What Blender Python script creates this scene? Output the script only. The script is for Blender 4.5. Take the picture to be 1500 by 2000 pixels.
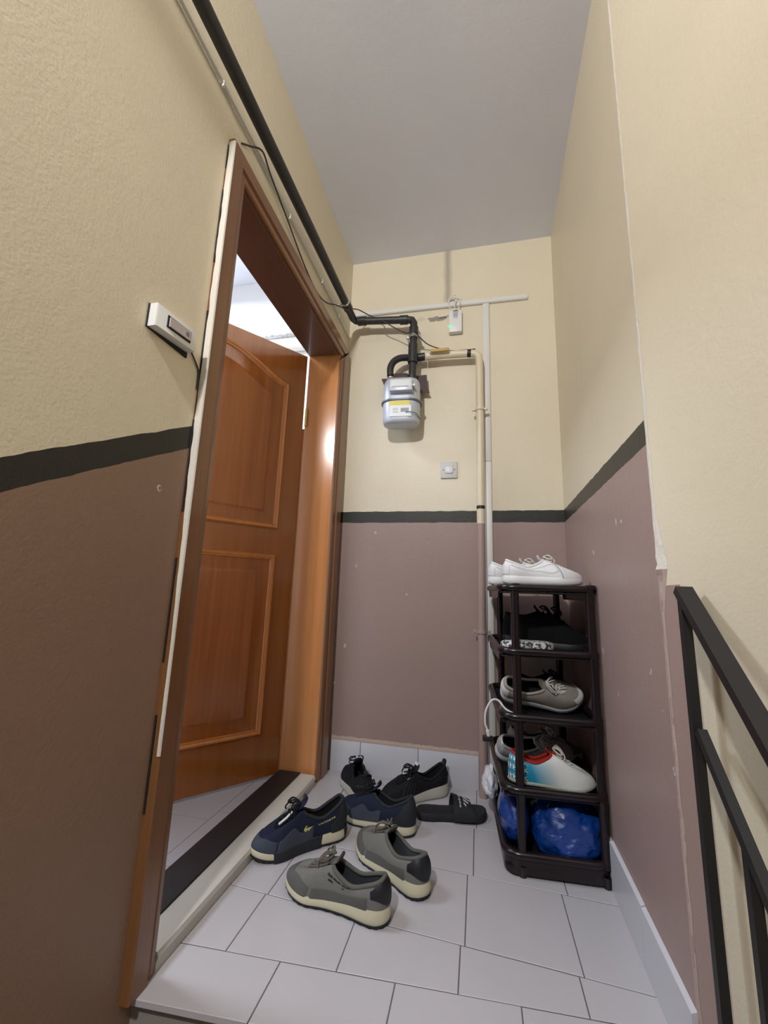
import bpy, bmesh, math, random
from mathutils import Vector, Matrix, noise
R = math.radians
random.seed(7)
for o in list(bpy.data.objects): bpy.data.objects.remove(o)
SC = bpy.context.scene
COL = SC.collection

# ------------------------------------------------------------------ camera
cam_data = bpy.data.cameras.new('camera'); cam = bpy.data.objects.new('camera', cam_data); COL.objects.link(cam)
rgt, upv, fwd = Vector((.976, .217, .034)), Vector((.008, -.190, .982)), Vector((-.220, .957, .187))
yaw, pitch, roll = -.2257, .1884, .0344
fwd = Vector((math.sin(yaw)*math.cos(pitch), math.cos(yaw)*math.cos(pitch), math.sin(pitch)))
r0 = Vector((math.cos(yaw), -math.sin(yaw), 0)); u0 = r0.cross(fwd)
rgt = math.cos(roll)*r0 + math.sin(roll)*u0; upv = -math.sin(roll)*r0 + math.cos(roll)*u0
M = Matrix((rgt, upv, -fwd)).transposed().to_4x4(); M.translation = (.6923, -1.9974, .8156)
cam.matrix_world = M
cam_data.sensor_fit = 'VERTICAL'; cam_data.sensor_height = 24; cam_data.lens = 809.17/2000*24
cam_data.clip_start = .02
SC.camera = cam
# ------------------------------------------------------------------ light
SC.view_settings.view_transform = 'Standard'; SC.view_settings.look = 'None'
SC.view_settings.gamma = 1; SC.view_settings.use_curve_mapping = False
SC.view_settings.exposure = 0.2
world = bpy.data.worlds.new('world'); SC.world = world; world.use_nodes = True
world.node_tree.nodes['Background'].inputs[0].default_value = (.75, .82, 1, 1)
world.node_tree.nodes['Background'].inputs[1].default_value = .04

def light(name, kind, loc, energy, color, size=.1, size_y=None, target=None):
    d = bpy.data.lights.new(name, kind); d.energy = energy; d.color = color
    if kind == 'AREA':
        d.size = size
        if size_y: d.shape = 'RECTANGLE'; d.size_y = size_y
    else: d.shadow_soft_size = size
    o = bpy.data.objects.new(name, d); COL.objects.link(o); o.location = loc
    if target: o.rotation_euler = (Vector(target)-Vector(loc)).to_track_quat('-Z', 'Y').to_euler()
    return o
light('stairwell_lamp', 'POINT', (.19, -2.95, 2.50), 138, (1, .99, .99), .07)
light('hall_ceiling_light', 'AREA', (-1.2, -.75, 2.55), 62, (.80, .89, 1), .8, .8, (-1.2, -.75, 0))

# ------------------------------------------------------------------ materials
def lin(c): return tuple(((v/255)/12.92 if v/255 <= .04045 else ((v/255+.055)/1.055)**2.4) for v in c)
MATS = {}
class NT:
    def __init__(s, name):
        s.m = bpy.data.materials.new(name); s.m.use_nodes = True; s.t = s.m.node_tree; s.n = s.t.nodes; s.b = s.n['Principled BSDF']
    def new(s, k, **kw):
        x = s.n.new(k)
        for a, v in kw.items(): setattr(x, a, v)
        return x
    def link(s, a, b): s.t.links.new(a, b)
    def math(s, op, a, b=None, clamp=False):
        x = s.new('ShaderNodeMath', operation=op, use_clamp=clamp)
        for i, v in enumerate((a, b)):
            if v is None: continue
            if isinstance(v, (int, float)): x.inputs[i].default_value = v
            else: s.link(v, x.inputs[i])
        return x.outputs[0]
    def mix(s, f, a, b):
        x = s.new('ShaderNodeMix', data_type='RGBA')
        for i, v in ((0, f), (6, a), (7, b)):
            if isinstance(v, (int, float)): x.inputs[i].default_value = v
            elif isinstance(v, tuple): x.inputs[i].default_value = v+(1,) if len(v) == 3 else v
            else: s.link(v, x.inputs[i])
        return x.outputs[2]
    def noise(s, scale, detail=3, vec=None, rough=.5):
        x = s.new('ShaderNodeTexNoise'); x.inputs['Scale'].default_value = scale; x.inputs['Detail'].default_value = detail; x.inputs['Roughness'].default_value = rough
        if vec is not None: s.link(vec, x.inputs['Vector'])
        return x.outputs['Fac']
    def ramp(s, f, a, b):
        x = s.new('ShaderNodeMapRange'); x.inputs[1].default_value = a; x.inputs[2].default_value = b; s.link(f, x.inputs[0]); return x.outputs[0]
    def bump(s, h, strength=.3, dist=.002):
        x = s.new('ShaderNodeBump'); x.inputs['Strength'].default_value = strength; x.inputs['Distance'].default_value = dist
        s.link(h, x.inputs['Height']); s.link(x.outputs[0], s.b.inputs['Normal']); return x
    def pos(s):
        g = s.new('ShaderNodeNewGeometry'); q = s.new('ShaderNodeSeparateXYZ'); s.link(g.outputs['Position'], q.inputs[0]); return g.outputs['Position'], q.outputs
    def obj(s, sc=(1, 1, 1)):
        g = s.new('ShaderNodeTexCoord'); m = s.new('ShaderNodeMapping'); m.inputs['Scale'].default_value = sc; s.link(g.outputs['Object'], m.inputs[0]); return m.outputs[0]

def simple(name, rgb, rough=.5, metal=0, bump=0, scale=400, var=.0, spec=.5, emit=None, coat=0):
    if name in MATS: return MATS[name]
    t = NT(name); b = t.b; c = lin(rgb)
    b.inputs['Base Color'].default_value = c+(1,); b.inputs['Roughness'].default_value = rough; b.inputs['Metallic'].default_value = metal
    b.inputs['Specular IOR Level'].default_value = spec; b.inputs['Coat Weight'].default_value = coat
    v = t.obj()
    if var:
        f = t.noise(scale*.08, 4, v); d = tuple(x*(1-var) for x in c)
        t.link(t.mix(f, d, tuple(min(1, x*(1+var*.6)) for x in c)), b.inputs['Base Color'])
    if bump: t.bump(t.noise(scale, 2, v), bump, .001)
    if emit: b.inputs['Emission Color'].default_value = lin(emit[0])+(1,); b.inputs['Emission Strength'].default_value = emit[1]
    MATS[name] = t.m; return t.m

CREAM, MAUVE, STRIPE = lin((225, 214, 189)), lin((161, 138, 131)), lin((48, 46, 40))
def wall_paint(name, slope=False, MAUVE=MAUVE, patches=False, all_cream=False, ymauve=None):
    t = NT(name); P, q = t.pos()
    edge = t.math('MULTIPLY', t.math('SUBTRACT', t.noise(14, 3, P), .5), .010)
    z = t.math('ADD', q[2], edge)
    if slope:   # the painted band follows the stairs beyond the door
        z = t.math('SUBTRACT', z, t.math('MULTIPLY', t.math('MINIMUM', t.math('ADD', q[1], 1.125), 0.0), .535))
        z = t.math('SUBTRACT', z, t.math('MULTIPLY', t.math('LESS_THAN', q[1], -1.12), .010))
    vv = t.noise(3.5, 4, P)
    cream = t.mix(vv, tuple(x*.93 for x in CREAM), tuple(min(1, x*1.04) for x in CREAM))
    mauve = t.mix(vv, tuple(x*.92 for x in MAUVE), tuple(min(1, x*1.05) for x in MAUVE))
    # scuffs and chips
    chip = t.math('MULTIPLY', t.math('GREATER_THAN', t.noise(23, 1, P), .775), t.math('GREATER_THAN', t.noise(90, 1, P), .45))
    mauve = t.mix(chip, mauve, lin((205, 195, 185)))
    low = t.math('LESS_THAN', z, 1.1515); mid = t.math('LESS_THAN', z, 1.2085)
    if all_cream: c = cream
    elif ymauve is not None:
        c = t.mix(t.math('MULTIPLY', t.math('GREATER_THAN', q[1], ymauve), t.math('LESS_THAN', z, .845)), cream, mauve)
    else:
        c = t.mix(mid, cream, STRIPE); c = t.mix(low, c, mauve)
    if patches:
        def blob(x0, z0, rx, rz, soft=.35, ns=30):
            dx = t.math('DIVIDE', t.math('SUBTRACT', q[0], x0), rx); dz = t.math('DIVIDE', t.math('SUBTRACT', q[2], z0), rz)
            d = t.math('ADD', t.math('MULTIPLY', dx, dx), t.math('MULTIPLY', dz, dz))
            d = t.math('ADD', d, t.math('MULTIPLY', t.math('SUBTRACT', t.noise(ns, 4, P), .5), 2.2))
            return t.ramp(d, 1.0, 1.0-soft)
        c = t.mix(t.math('MULTIPLY', blob(.49, 2.262, .055, .016, .2, 45), .8), c, lin((120, 116, 108)))
        c = t.mix(t.math('MULTIPLY', blob(.40, 2.27, .03, .014, .2, 60), .7), c, lin((205, 196, 180)))
        c = t.mix(t.math('MULTIPLY', blob(.17, 2.17, .13, .012, .3, 40), .6), c, lin((215, 205, 185)))
        dx = t.math('ABSOLUTE', t.math('SUBTRACT', t.math('ADD', q[0], t.math('MULTIPLY', t.noise(9, 2, P), .02)), .556))
        streak = t.math('MULTIPLY', t.ramp(dx, .028, .002), t.ramp(q[2], 2.30, 2.38))
        c = t.mix(t.math('MULTIPLY', streak, .55), c, lin((112, 108, 100)))
    t.link(c, t.b.inputs['Base Color'])
    t.b.inputs['Roughness'].default_value = .42; t.b.inputs['Specular IOR Level'].default_value = .35
    h = t.math('ADD', t.math('MULTIPLY', t.noise(150, 3, P), .65), t.math('MULTIPLY', t.noise(34, 4, P), .6))
    t.bump(h, .22, .004)
    return t.m
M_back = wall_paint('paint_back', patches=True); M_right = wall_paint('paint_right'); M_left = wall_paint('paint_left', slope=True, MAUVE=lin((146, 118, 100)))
M_cream = wall_paint('paint_cream', all_cream=True); M_stair = wall_paint('paint_stairwell', ymauve=-1.094)

def plain(name, rgb, rough=.6, var=.05, bump=.2, sc=60, spec=.4):
    t = NT(name); P, q = t.pos(); c = lin(rgb)
    t.link(t.mix(t.noise(4, 5, P), tuple(x*(1-var) for x in c), tuple(min(1, x*(1+var)) for x in c)), t.b.inputs['Base Color'])
    t.b.inputs['Roughness'].default_value = rough; t.b.inputs['Specular IOR Level'].default_value = spec
    if bump: t.bump(t.noise(sc, 3, P), bump, .002)
    return t.m
M_ceil = plain('ceiling_paint', (234, 238, 255), .7)
M_inner = plain('hall_white', (236, 238, 240), .6, .02)
M_tile = plain('tile_white', (189, 186, 190), .30, .05, .08, 14, .5)
M_grout = plain('grout', (92, 88, 92), .9)
M_riser = plain('riser_plaster', (150, 143, 136), .8, .25, .4, 40)
M_skirt = plain('skirting_tile', (204, 204, 210), .3, .03, .05, 20)
M_marble = plain('marble_sill', (196, 193, 184), .35, .12, .1, 12)
M_sillwood = plain('black_threshold', (42, 38, 38), .6, .2, .2, 60)

def wood(name, rgb, rgb2, rough=.22, axis='z'):
    t = NT(name); sc = {'z': (34, 34, 1.3), 'y': (34, 1.3, 34), 'x': (1.3, 34, 34)}[axis]
    v = t.obj(sc); n1 = t.noise(1.0, 6, v, .65); v2 = t.obj(tuple(.35*x for x in sc)); n2 = t.noise(1.0, 3, v2)
    f = t.math('ADD', t.math('MULTIPLY', t.ramp(n1, .35, .68), .65), t.math('MULTIPLY', t.ramp(n2, .3, .7), .35))
    t.link(t.mix(f, lin(rgb), lin(rgb2)), t.b.inputs['Base Color'])
    t.b.inputs['Roughness'].default_value = rough; t.b.inputs['Coat Weight'].default_value = .35; t.b.inputs['Coat Roughness'].default_value = .12
    t.bump(n1, .06, .001); return t.m
W_leaf = wood('wood_leaf', (142, 82, 32), (166, 100, 46)); W_panel = wood('wood_panel', (134, 72, 24), (172, 102, 46))
W_mold = wood('wood_molding', (176, 104, 42), (196, 122, 58)); W_jamb = wood('wood_jamb', (188, 122, 70), (208, 144, 90), .17)
W_case = wood('wood_casing', (116, 76, 44), (136, 92, 56), .35); W_casey = wood('wood_casing_head', (126, 84, 54), (142, 98, 64), .35, 'y')
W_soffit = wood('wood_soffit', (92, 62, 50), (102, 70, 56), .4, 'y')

M_white = simple('white_plastic', (226, 226, 224), .4); M_trunk = simple('trunking_plastic', (222, 220, 214), .45)
M_grey = simple('light_grey_plastic', (205, 205, 200), .4)
M_blackpipe = simple('black_pipe_paint', (46, 45, 47), .42, bump=.25, scale=90); M_creampipe = simple('cream_pipe_paint', (222, 210, 182), .4, bump=.3, scale=120, var=.12)
M_mauvepipe = simple('mauve_pipe_paint', (166, 142, 134), .45, bump=.3, scale=120)
M_meter = simple('meter_grey', (196, 202, 212), .35, .15); M_meterdark = simple('meter_dark', (120, 124, 130), .4, .2); M_steel = simple('steel', (205, 205, 205), .3, .9)
M_blackmetal = simple('black_metal', (33, 31, 32), .5, bump=.2, scale=120); M_tape = simple('black_tape', (24, 23, 24), .5); M_brown = simple('brown_plate', (70, 52, 50), .6)
M_rack = simple('brown_plastic', (30, 21, 24), .26, spec=.45); M_rackfloor = simple('brown_plastic_mesh', (20, 17, 19), .55)
M_yellow = simple('sticker_yellow', (224, 208, 90), .5); M_label = simple('sticker_white', (228, 230, 232), .5); M_ink = simple('sticker_ink', (120, 122, 130), .5)
M_handle = simple('valve_handle_yellow', (196, 164, 98), .6); M_led = simple('led_green', (40, 200, 110), .3, emit=((30, 255, 120), 2.0))
M_brass = simple('brass', (200, 170, 90), .3, .8); M_dark = simple('dark_parts_gap_shade', (30, 27, 25), .8); M_caulk = plain('white_edge_filler', (222, 216, 204), .7, .15, .5, 120)
M_wire = simple('dark_wire', (60, 56, 54), .6); M_whitewire = simple('white_wire', (222, 220, 214), .5)

# ------------------------------------------------------------------ mesh helpers
def tag(o, label=None, cat=None, group=None, kind=None):
    if label: o['label'] = label
    if cat: o['category'] = cat
    if group: o['group'] = group
    if kind: o['kind'] = kind
    return o
def thing(name, loc, label=None, cat=None, group=None, rotz=0, kind=None):
    o = bpy.data.objects.new(name, None); COL.objects.link(o); o.location = loc; o.rotation_euler = (0, 0, rotz); o.empty_display_size = .05
    return tag(o, label, cat, group, kind)
class MB:
    """Collects shapes for ONE mesh object; vertices are in world metres, or thing-local when off is None."""
    def __init__(s, off=(0, 0, 0)): s.v = []; s.f = []; s.mi = []; s.off = Vector(off); s.cur = 0
    def add(s, V, F):
        n = len(s.v); s.v += [Vector(p)-s.off for p in V]; s.f += [tuple(i+n for i in f) for f in F]; s.mi += [s.cur]*len(F)
    def box(s, a, b, bev=0, seg=2):
        x0, y0, z0 = a; x1, y1, z1 = b
        if not bev:
            s.add([(x0,y0,z0),(x1,y0,z0),(x1,y1,z0),(x0,y1,z0),(x0,y0,z1),(x1,y0,z1),(x1,y1,z1),(x0,y1,z1)],
                  [(0,3,2,1),(4,5,6,7),(0,1,5,4),(1,2,6,5),(2,3,7,6),(3,0,4,7)]); return
        bm = bmesh.new(); bmesh.ops.create_cube(bm, size=1)
        for v in bm.verts: v.co = Vector(((x0+x1)/2+v.co.x*(x1-x0), (y0+y1)/2+v.co.y*(y1-y0), (z0+z1)/2+v.co.z*(z1-z0)))
        bmesh.ops.bevel(bm, geom=bm.edges[:], offset=bev, segments=seg, affect='EDGES', profile=.5, clamp_overlap=True)
        bm.verts.index_update(); s.add([v.co.copy() for v in bm.verts], [[v.index for v in f.verts] for f in bm.faces]); bm.free()
    def tube(s, pts, r, n=12, smooth=0, cap=True, closed=False, squash=None):
        P = [Vector(p) for p in pts]
        if smooth: P = spline(P, smooth, closed)
        m = len(P); rr = r if callable(r) else (lambda t: r)
        T = []
        for i in range(m):
            a = P[(i-1) % m] if closed or i else P[0]; b = P[(i+1) % m] if closed or i < m-1 else P[-1]
            T.append((b-a).normalized())
        nrm = T[0].orthogonal().normalized(); V = []
        for i in range(m):
            if i:
                q = T[i-1].rotation_difference(T[i]); nrm = q @ nrm
            bn = T[i].cross(nrm).normalized(); ra = rr(i/max(1, m-1))
            for k in range(n):
                a = 2*math.pi*k/n; d = nrm*math.cos(a)+bn*math.sin(a)
                if squash: d = Vector((d.x*squash[0], d.y*squash[1], d.z*squash[2]))
                V.append(P[i]+d*ra)
        F = []
        for i in range(m if closed else m-1):
            j = (i+1) % m
            for k in range(n): F.append((i*n+k, i*n+(k+1) % n, j*n+(k+1) % n, j*n+k))
        if cap and not closed: F += [tuple(range(n-1, -1, -1)), tuple((m-1)*n+k for k in range(n))]
        s.add(V, F)
    def grid(s, G, cu=False, cv=False):
        n, m = len(G), len(G[0]); F = []
        for i in range(n if cu else n-1):
            for j in range(m if cv else m-1):
                a, b = (i+1) % n, (j+1) % m; F.append((i*m+j, a*m+j, a*m+b, i*m+b))
        s.add([p for row in G for p in row], F)
    def rings(s, RR, cap0=True, cap1=True):
        n = len(RR[0]); s.grid(RR, cv=True); k = len(s.v)-n*len(RR)
        if cap0: s.f.append(tuple(k+i for i in range(n-1, -1, -1))); s.mi.append(s.cur)
        if cap1: s.f.append(tuple(k+(len(RR)-1)*n+i for i in range(n))); s.mi.append(s.cur)
    def prism(s, poly, d):
        d = Vector(d); A = [Vector(p) for p in poly]; n = len(A)
        s.add(A+[p+d for p in A], [tuple(range(n-1, -1, -1)), tuple(range(n, 2*n))]+[(i, (i+1) % n, n+(i+1) % n, n+i) for i in range(n)])
    def build(s, name, mat, parent=None, ang=40, kind=None):
        me = bpy.data.meshes.new(name); me.from_pydata([tuple(v) for v in s.v], [], s.f)
        for m in (mat if isinstance(mat, (list, tuple)) else [mat]): me.materials.append(m)
        if any(s.mi): me.polygons.foreach_set('material_index', s.mi)
        bm = bmesh.new(); bm.from_mesh(me); bmesh.ops.recalc_face_normals(bm, faces=bm.faces[:]); bm.to_mesh(me); bm.free()
        me.polygons.foreach_set('use_smooth', [True]*len(me.polygons)); me.set_sharp_from_angle(angle=R(ang)); me.update()
        o = bpy.data.objects.new(name, me); COL.objects.link(o)
        if parent: o.parent = parent
        if kind: o['kind'] = kind
        return o
def spline(P, n, closed=False):
    P = [Vector(p) for p in P]; m = len(P); out = []
    for i in range(m if closed else m-1):
        if closed: a, b, c, d = P[(i-1) % m], P[i], P[(i+1) % m], P[(i+2) % m]
        else: a, b, c, d = P[max(0, i-1)], P[i], P[i+1], P[min(m-1, i+2)]
        for k in range(n):
            t = k/n; out.append(.5*((2*b)+(c-a)*t+(2*a-5*b+4*c-d)*t*t+(3*b-a-3*c+d)*t**3))
    if not closed: out.append(P[-1])
    return out
def rrect(x0, y0, x1, y1, r, z, n=6):
    P = []
    for cx, cy, a0 in ((x1-r, y1-r, 0), (x0+r, y1-r, 90), (x0+r, y0+r, 180), (x1-r, y0+r, 270)):
        for k in range(n+1): a = R(a0+90*k/n); P.append(Vector((cx+r*math.cos(a), cy+r*math.sin(a), z)))
    return P
def text_mesh(body, size, bold=0.0):
    c = bpy.data.curves.new('lettering', 'FONT'); c.body = body; c.size = size; c.align_x = 'CENTER'; c.align_y = 'CENTER'; c.offset = bold; c.resolution_u = 3
    o = bpy.data.objects.new('lettering', c); COL.objects.link(o); dg = bpy.context.evaluated_depsgraph_get(); dg.update()
    me = bpy.data.meshes.new_from_object(o.evaluated_get(dg)); bpy.data.objects.remove(o)
    V = [v.co.copy() for v in me.vertices]; F = [tuple(p.vertices) for p in me.polygons]; bpy.data.meshes.remove(me); return V, F
def struct(o): o['kind'] = 'structure'; return o

# ================================================================== the setting
H = 2.674
WX = lambda y: 1.08+.024*y          # the right wall is slightly out of square
YR, YD0, YD1 = -1.036, -1.075, -.14  # end of right wall; door opening
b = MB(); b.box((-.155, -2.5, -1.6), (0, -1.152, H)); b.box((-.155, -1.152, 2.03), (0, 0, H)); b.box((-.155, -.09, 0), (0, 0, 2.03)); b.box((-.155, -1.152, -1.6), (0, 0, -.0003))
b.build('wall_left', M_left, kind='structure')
b = MB(); b.box((-.155, 0, -.2), (1.30, .12, H)); b.build('wall_back', M_back, kind='structure')
b = MB(); b.prism([(WX(0), 0, -.2), (WX(YR), YR, -.2), (1.75, YR, -.2), (1.75, 0, -.2)], (0, 0, H+.2)); b.build('wall_right', [M_right], kind='structure')
SX = lambda y: WX(YR)+(YR-y)*.21   # the stairwell wall turns outwards past the corner
b = MB(); b.prism([(WX(YR), YR-.0002, -1.6), (SX(-2.5), -2.5, -1.6), (1.9, -2.5, -1.6), (1.9, YR-.0002, -1.6)], (0, 0, H+1.6)); b.build('wall_stairwell', M_stair, kind='structure')
b = MB(); b.box((-.155, -2.5, H), (1.90, .12, H+.1)); b.build('ceiling', M_ceil, kind='structure')
# crumbling arris of the right wall
b = MB(); G = []
for i in range(220):
    z = -.02+(H+.02)*i/219; row = []
    big = max(0, 1-abs(z-.89)/.10); w = .0065+.004*noise.noise(Vector((0, z*14, 0)))+.022*big
    for k, (side, dist) in enumerate(((0, .007+.003*noise.noise(Vector((4, z*20, 0)))), (0, .002), (1, .0), (1, w*.5), (1, w))):
        q = abs(noise.noise(Vector((k*3.1, z*45, 0))))*(.0016+.006*big); lift = .0004+(q if 0 < k < 4 else 0)
        if side == 0: row.append((WX(YR+dist)-lift, YR+dist, z))
        else: row.append((SX(YR-dist)-lift*.9, YR-dist-lift*.4, z))
    G.append(row)
for i in range(219):
    z = G[i][0][2]
    for k in range(4):
        chipped = noise.noise(Vector((k*1.7, z*30, 9))) < -.28
        b.cur = (2 if z > .87 else 3) if not chipped else (1 if z > .87 else 0)
        b.add([G[i][k], G[i][k+1], G[i+1][k+1], G[i+1][k]], [(0, 1, 2, 3)])
M_mauve_only = plain('mauve_paint', (163, 141, 134), .5, .1, .4, 50); M_mauve_worn = plain('mauve_worn', (178, 158, 150), .6, .2, .6, 90)
b.build('trim_2', [M_mauve_only, M_cream, M_caulk, M_mauve_worn], kind='structure')

# floor of the landing: glazed tiles over grout
LINES = [(-1.132, -1.063), (-.991, -.926), (-.788, -.848), (-.536, -.582), (-.318, -.298), (-.075, -.075), (.0, .0)]
ROWJ = [[.257, .514, .771, 1.028], [.125, .384, .645, .902], [.13, .39, .655, .913], [.134, .40, .672, .93], [.14, .405, .68, .94], [.14, .405, .68, .94]]
def ly(k, x): a, c = LINES[k]; return a+(c-a)*x/1.05
b = MB()
for k in range(6):
    xs = [0.0]+ROWJ[k]+[1.07]
    for x0, x1 in zip(xs, xs[1:]):
        g = .0012; q = [(x0+g, ly(k, x0)+g), (x1-g, ly(k, x1)+g), (x1-g, ly(k+1, x1)-g), (x0+g, ly(k+1, x0)-g)]
        if x1 > 1.05 and k > 0:
            q[1] = (WX(q[1][1])-.001, q[1][1]); q[2] = (WX(q[2][1])-.001, q[2][1])
        cx = sum(p[0] for p in q)/4; cy = sum(p[1] for p in q)/4; dz = random.uniform(-.0004, .0004); e = .0012
        top = [(x+(e if x < cx else -e), y+(e if y < cy else -e), dz) for x, y in q]
        b.rings([[(x, y, -.012) for x, y in q], [(x, y, dz-.0009) for x, y in q], top])
floor = b.build('floor', M_tile, kind='structure', ang=25)
b = MB(); b.prism([(0, -1.115, -.2), (1.062, -1.043, -.2), (1.079, 0, -.2), (0, 0, -.2)], (0, 0, .1985)); b.build('trim_3', M_grout, kind='structure')
# stairs going down towards the viewer
b = MB()
for i in range(6):
    y1 = -1.112-.30*i; b.box((.001, y1-.30, -1.6), (1.06, y1-(0 if i else .002), -.17*(i+1)))
b.box((.001, -4.399, -1.6), (1.06, -1.112-.30*6, -1.19)); b.prism([(.0005, -1.1155, -.19), (1.06, -1.0445, -.19), (1.06, -1.042, -.19), (.0005, -1.112, -.19)], (0, 0, .178))
b.build('stair_flight', M_riser, kind='structure')
# tiled skirting
b = MB()
xs = [.0215, .163, .428, .690]
for x0, x1 in zip(xs, xs[1:]): b.box((x0+.001, -.010, 0), (x1-.001, -.0003, .134+random.uniform(-.001, .001)), .0015)
for x0, x1 in ((.735, .99), (.992, 1.068)): b.box((x0, -.010, 0), (x1, -.0003, .133), .0015)
b.build('baseboard_back', M_skirt, kind='structure')
b = MB(); G = []
for i in range(160):
    x = .022+.668*i/159; q = .004*noise.noise(Vector((x*30, 0, 0)))+.003*noise.noise(Vector((x*110, 2, 0)))
    G.append([(x, -.0096, .1335), (x, -.0092-abs(q)*.3, .139+q*.4), (x, -.006, .1445+q), (x, -.0004, .149+q)])
b.grid(G); b.build('trim_7', plain('skirting_plaster', (176, 158, 146), .8, .15, .5, 120), kind='structure')
b = MB()
ys = [-.012, -.27, -.53, -.785, YR+.001]
for y1, y0 in zip(ys, ys[1:]):
    zt = .128 if y0 > -1 else .122
    b.rings([[(WX(y0)-.010, y0+.001, 0), (WX(y1)-.010, y1-.001, 0), (WX(y1)-.0004, y1-.001, 0), (WX(y0)-.0004, y0+.001, 0)],
             [(WX(y0)-.010, y0+.001, zt-.004), (WX(y1)-.010, y1-.001, zt), (WX(y1)-.0004, y1-.001, zt+.004), (WX(y0)-.0004, y0+.001, zt)]])
b.build('baseboard_right', M_skirt, kind='structure')

# the room beyond the door
b = MB(); b.box((-2.6, -2.4, -.06), (-.156, .35, .012)); b.build('floor_inside', M_grout, kind='structure')
b = MB()
for i in range(10):
    for j in range(9):
        x0 = -2.6+.27*i-.05; y0 = -2.37+.302*j+(.06 if i % 2 else 0)
        x1 = min(x0+.268, -.1565); y1 = min(y0+.30, .3)
        if x1 > x0 and y1 > y0: b.box((x0, y0, .0121), (x1, y1, .02))
b.build('floor_tiles_inside', M_tile, kind='structure')
b = MB(); b.box((-2.6, .02, .02), (-.156, .12, 2.665)); b.build('wall_inside', M_inner, kind='structure')
b = MB(); b.box((-2.7, -2.4, .02), (-2.601, .02, 2.665)); b.build('wall_inside_far', M_inner, kind='structure')
b = MB(); b.box((-2.6, -2.5, .02), (-.156, -2.401, 2.665)); b.build('wall_inside_near', M_inner, kind='structure')
b = MB(); b.box((-2.7, -2.5, 2.666), (-.156, .12, 2.76)); b.build('ceiling_inside', M_ceil, kind='structure')
t = NT('stained_white'); P, q = t.pos()
t.link(t.mix(t.math('MULTIPLY', t.ramp(t.noise(38, 5, P), .5, .62), .6), lin((224, 222, 220)), lin((140, 120, 104))), t.b.inputs['Base Color']); M_stained = t.m
b = MB(); b.box((-1.6, -.012, 2.262), (-.157, .0195, 2.296), .006); b.build('trim_4', M_stained, kind='structure')
b = MB(); b.box((-1.6, -.03, 2.16), (-.157, .0195, 2.225), .01); b.build('trim_5', M_inner, kind='structure')

# ------------------------------------------------------------------ the door
door = thing('door_1', (0, -.6, 0), kind='structure')
off = (0, -.6, 0)
def part(bb, name, mat, parent, **k): return bb.build(name, mat, parent, **k)
b = MB(off)   # jamb reveals, the hinge side slightly splayed
b.prism([(0, YD1, .0), (-.152, YD1-.030, .0), (-.152, -.0905, .0), (0, -.0905, .0)], (0, 0, 2.022)); part(b, 'jamb', W_jamb, door)
b = MB(off); b.prism([(0, YD0, .0), (-.152, YD0, .0), (-.152, -1.1515, .0), (0, -1.1515, .0)], (0, 0, 2.022)); part(b, 'jamb', W_jamb, door)
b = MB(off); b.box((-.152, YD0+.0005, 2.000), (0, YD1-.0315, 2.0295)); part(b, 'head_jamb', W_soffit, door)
# casing with a stepped profile, mitred at the head
def casing(bb, a, c, inner, axis):
    pass
def prof_loop(y_out, y_in, sgn):
    # (distance across from outer edge 0..w, height in x)
    w = abs(y_in-y_out); P = [(0, .0005), (0, .018), (.004, .021), (w*.62, .021), (w*.66, .013), (w*.72, .013), (w*.78, .016), (w*.95, .014), (w, .009), (w, .0005)]
    return [(y_out+sgn*d, x) for d, x in P]
CT = 2.086  # top of casing
def side_casing(y_out, y_in, z0):
    s = 1 if y_in > y_out else -1; bb = MB(off); L = prof_loop(y_out, y_in, s)
    bb.rings([[(x, y, z0) for y, x in L], [(x, y, CT-abs(y-y_out)) for y, x in L]]); return bb
c1 = part(side_casing(-1.150, YD0+.002, .001), 'casing', W_case, door, ang=25); c2 = part(side_casing(-.040, YD1-.002, .001), 'casing', W_case, door, ang=25)
bb = MB(off); L = prof_loop(0, .075, 1)
A = [[(x, -1.150+d, CT-d) for d, x in L], [(x, -.040-d*1.35, CT-d) for d, x in L]]
bb.rings(A); part(bb, 'casing_head', W_casey, door, ang=25)
bb = MB(off)   # pale filler along the outer edge of the near casing
G = []
for i in range(90):
    z = .45+(CT-.46)*i/89; w = .0165+.003*noise.noise(Vector((z*20, 0, 0))); th = .0016+.0016*abs(noise.noise(Vector((0, z*26, 3))))
    w *= .34+.66*max(0, min(1, (z-.7)/.45))
    G.append([(.021-w, -1.1502, z), (.021-w, -1.1502-th, z), (.0205, -1.1502-th, z), (.0222, -1.1495, z), (.0222, -1.1475, z)])
bb.grid(G); f = part(bb, 'edge_filler', M_caulk, c1); f['label'] = 'rough white filler edge'
b = MB(off)
for i in range(46):
    z = .3+1.76*i/46
    if noise.noise(Vector((0, z*6, 1))) > -.12: b.box((.0002, -1.1532-.0012*abs(noise.noise(Vector((z*9, 0, 0)))), z), (.004, -1.1505, z+1.76/46+.002))
part(b, 'gap_shade_strip', M_dark, c1)  # solid dark strip; its colour stands for the shade in the casing gap
b = MB(off); b.box((-.1625, YD1-.0335, .02), (-.1525, YD1-.029, 1.60)); part(b, 'crack_blocker', W_jamb, door)  # added strip that blocks the hall light in the lower hinge crack
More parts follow.
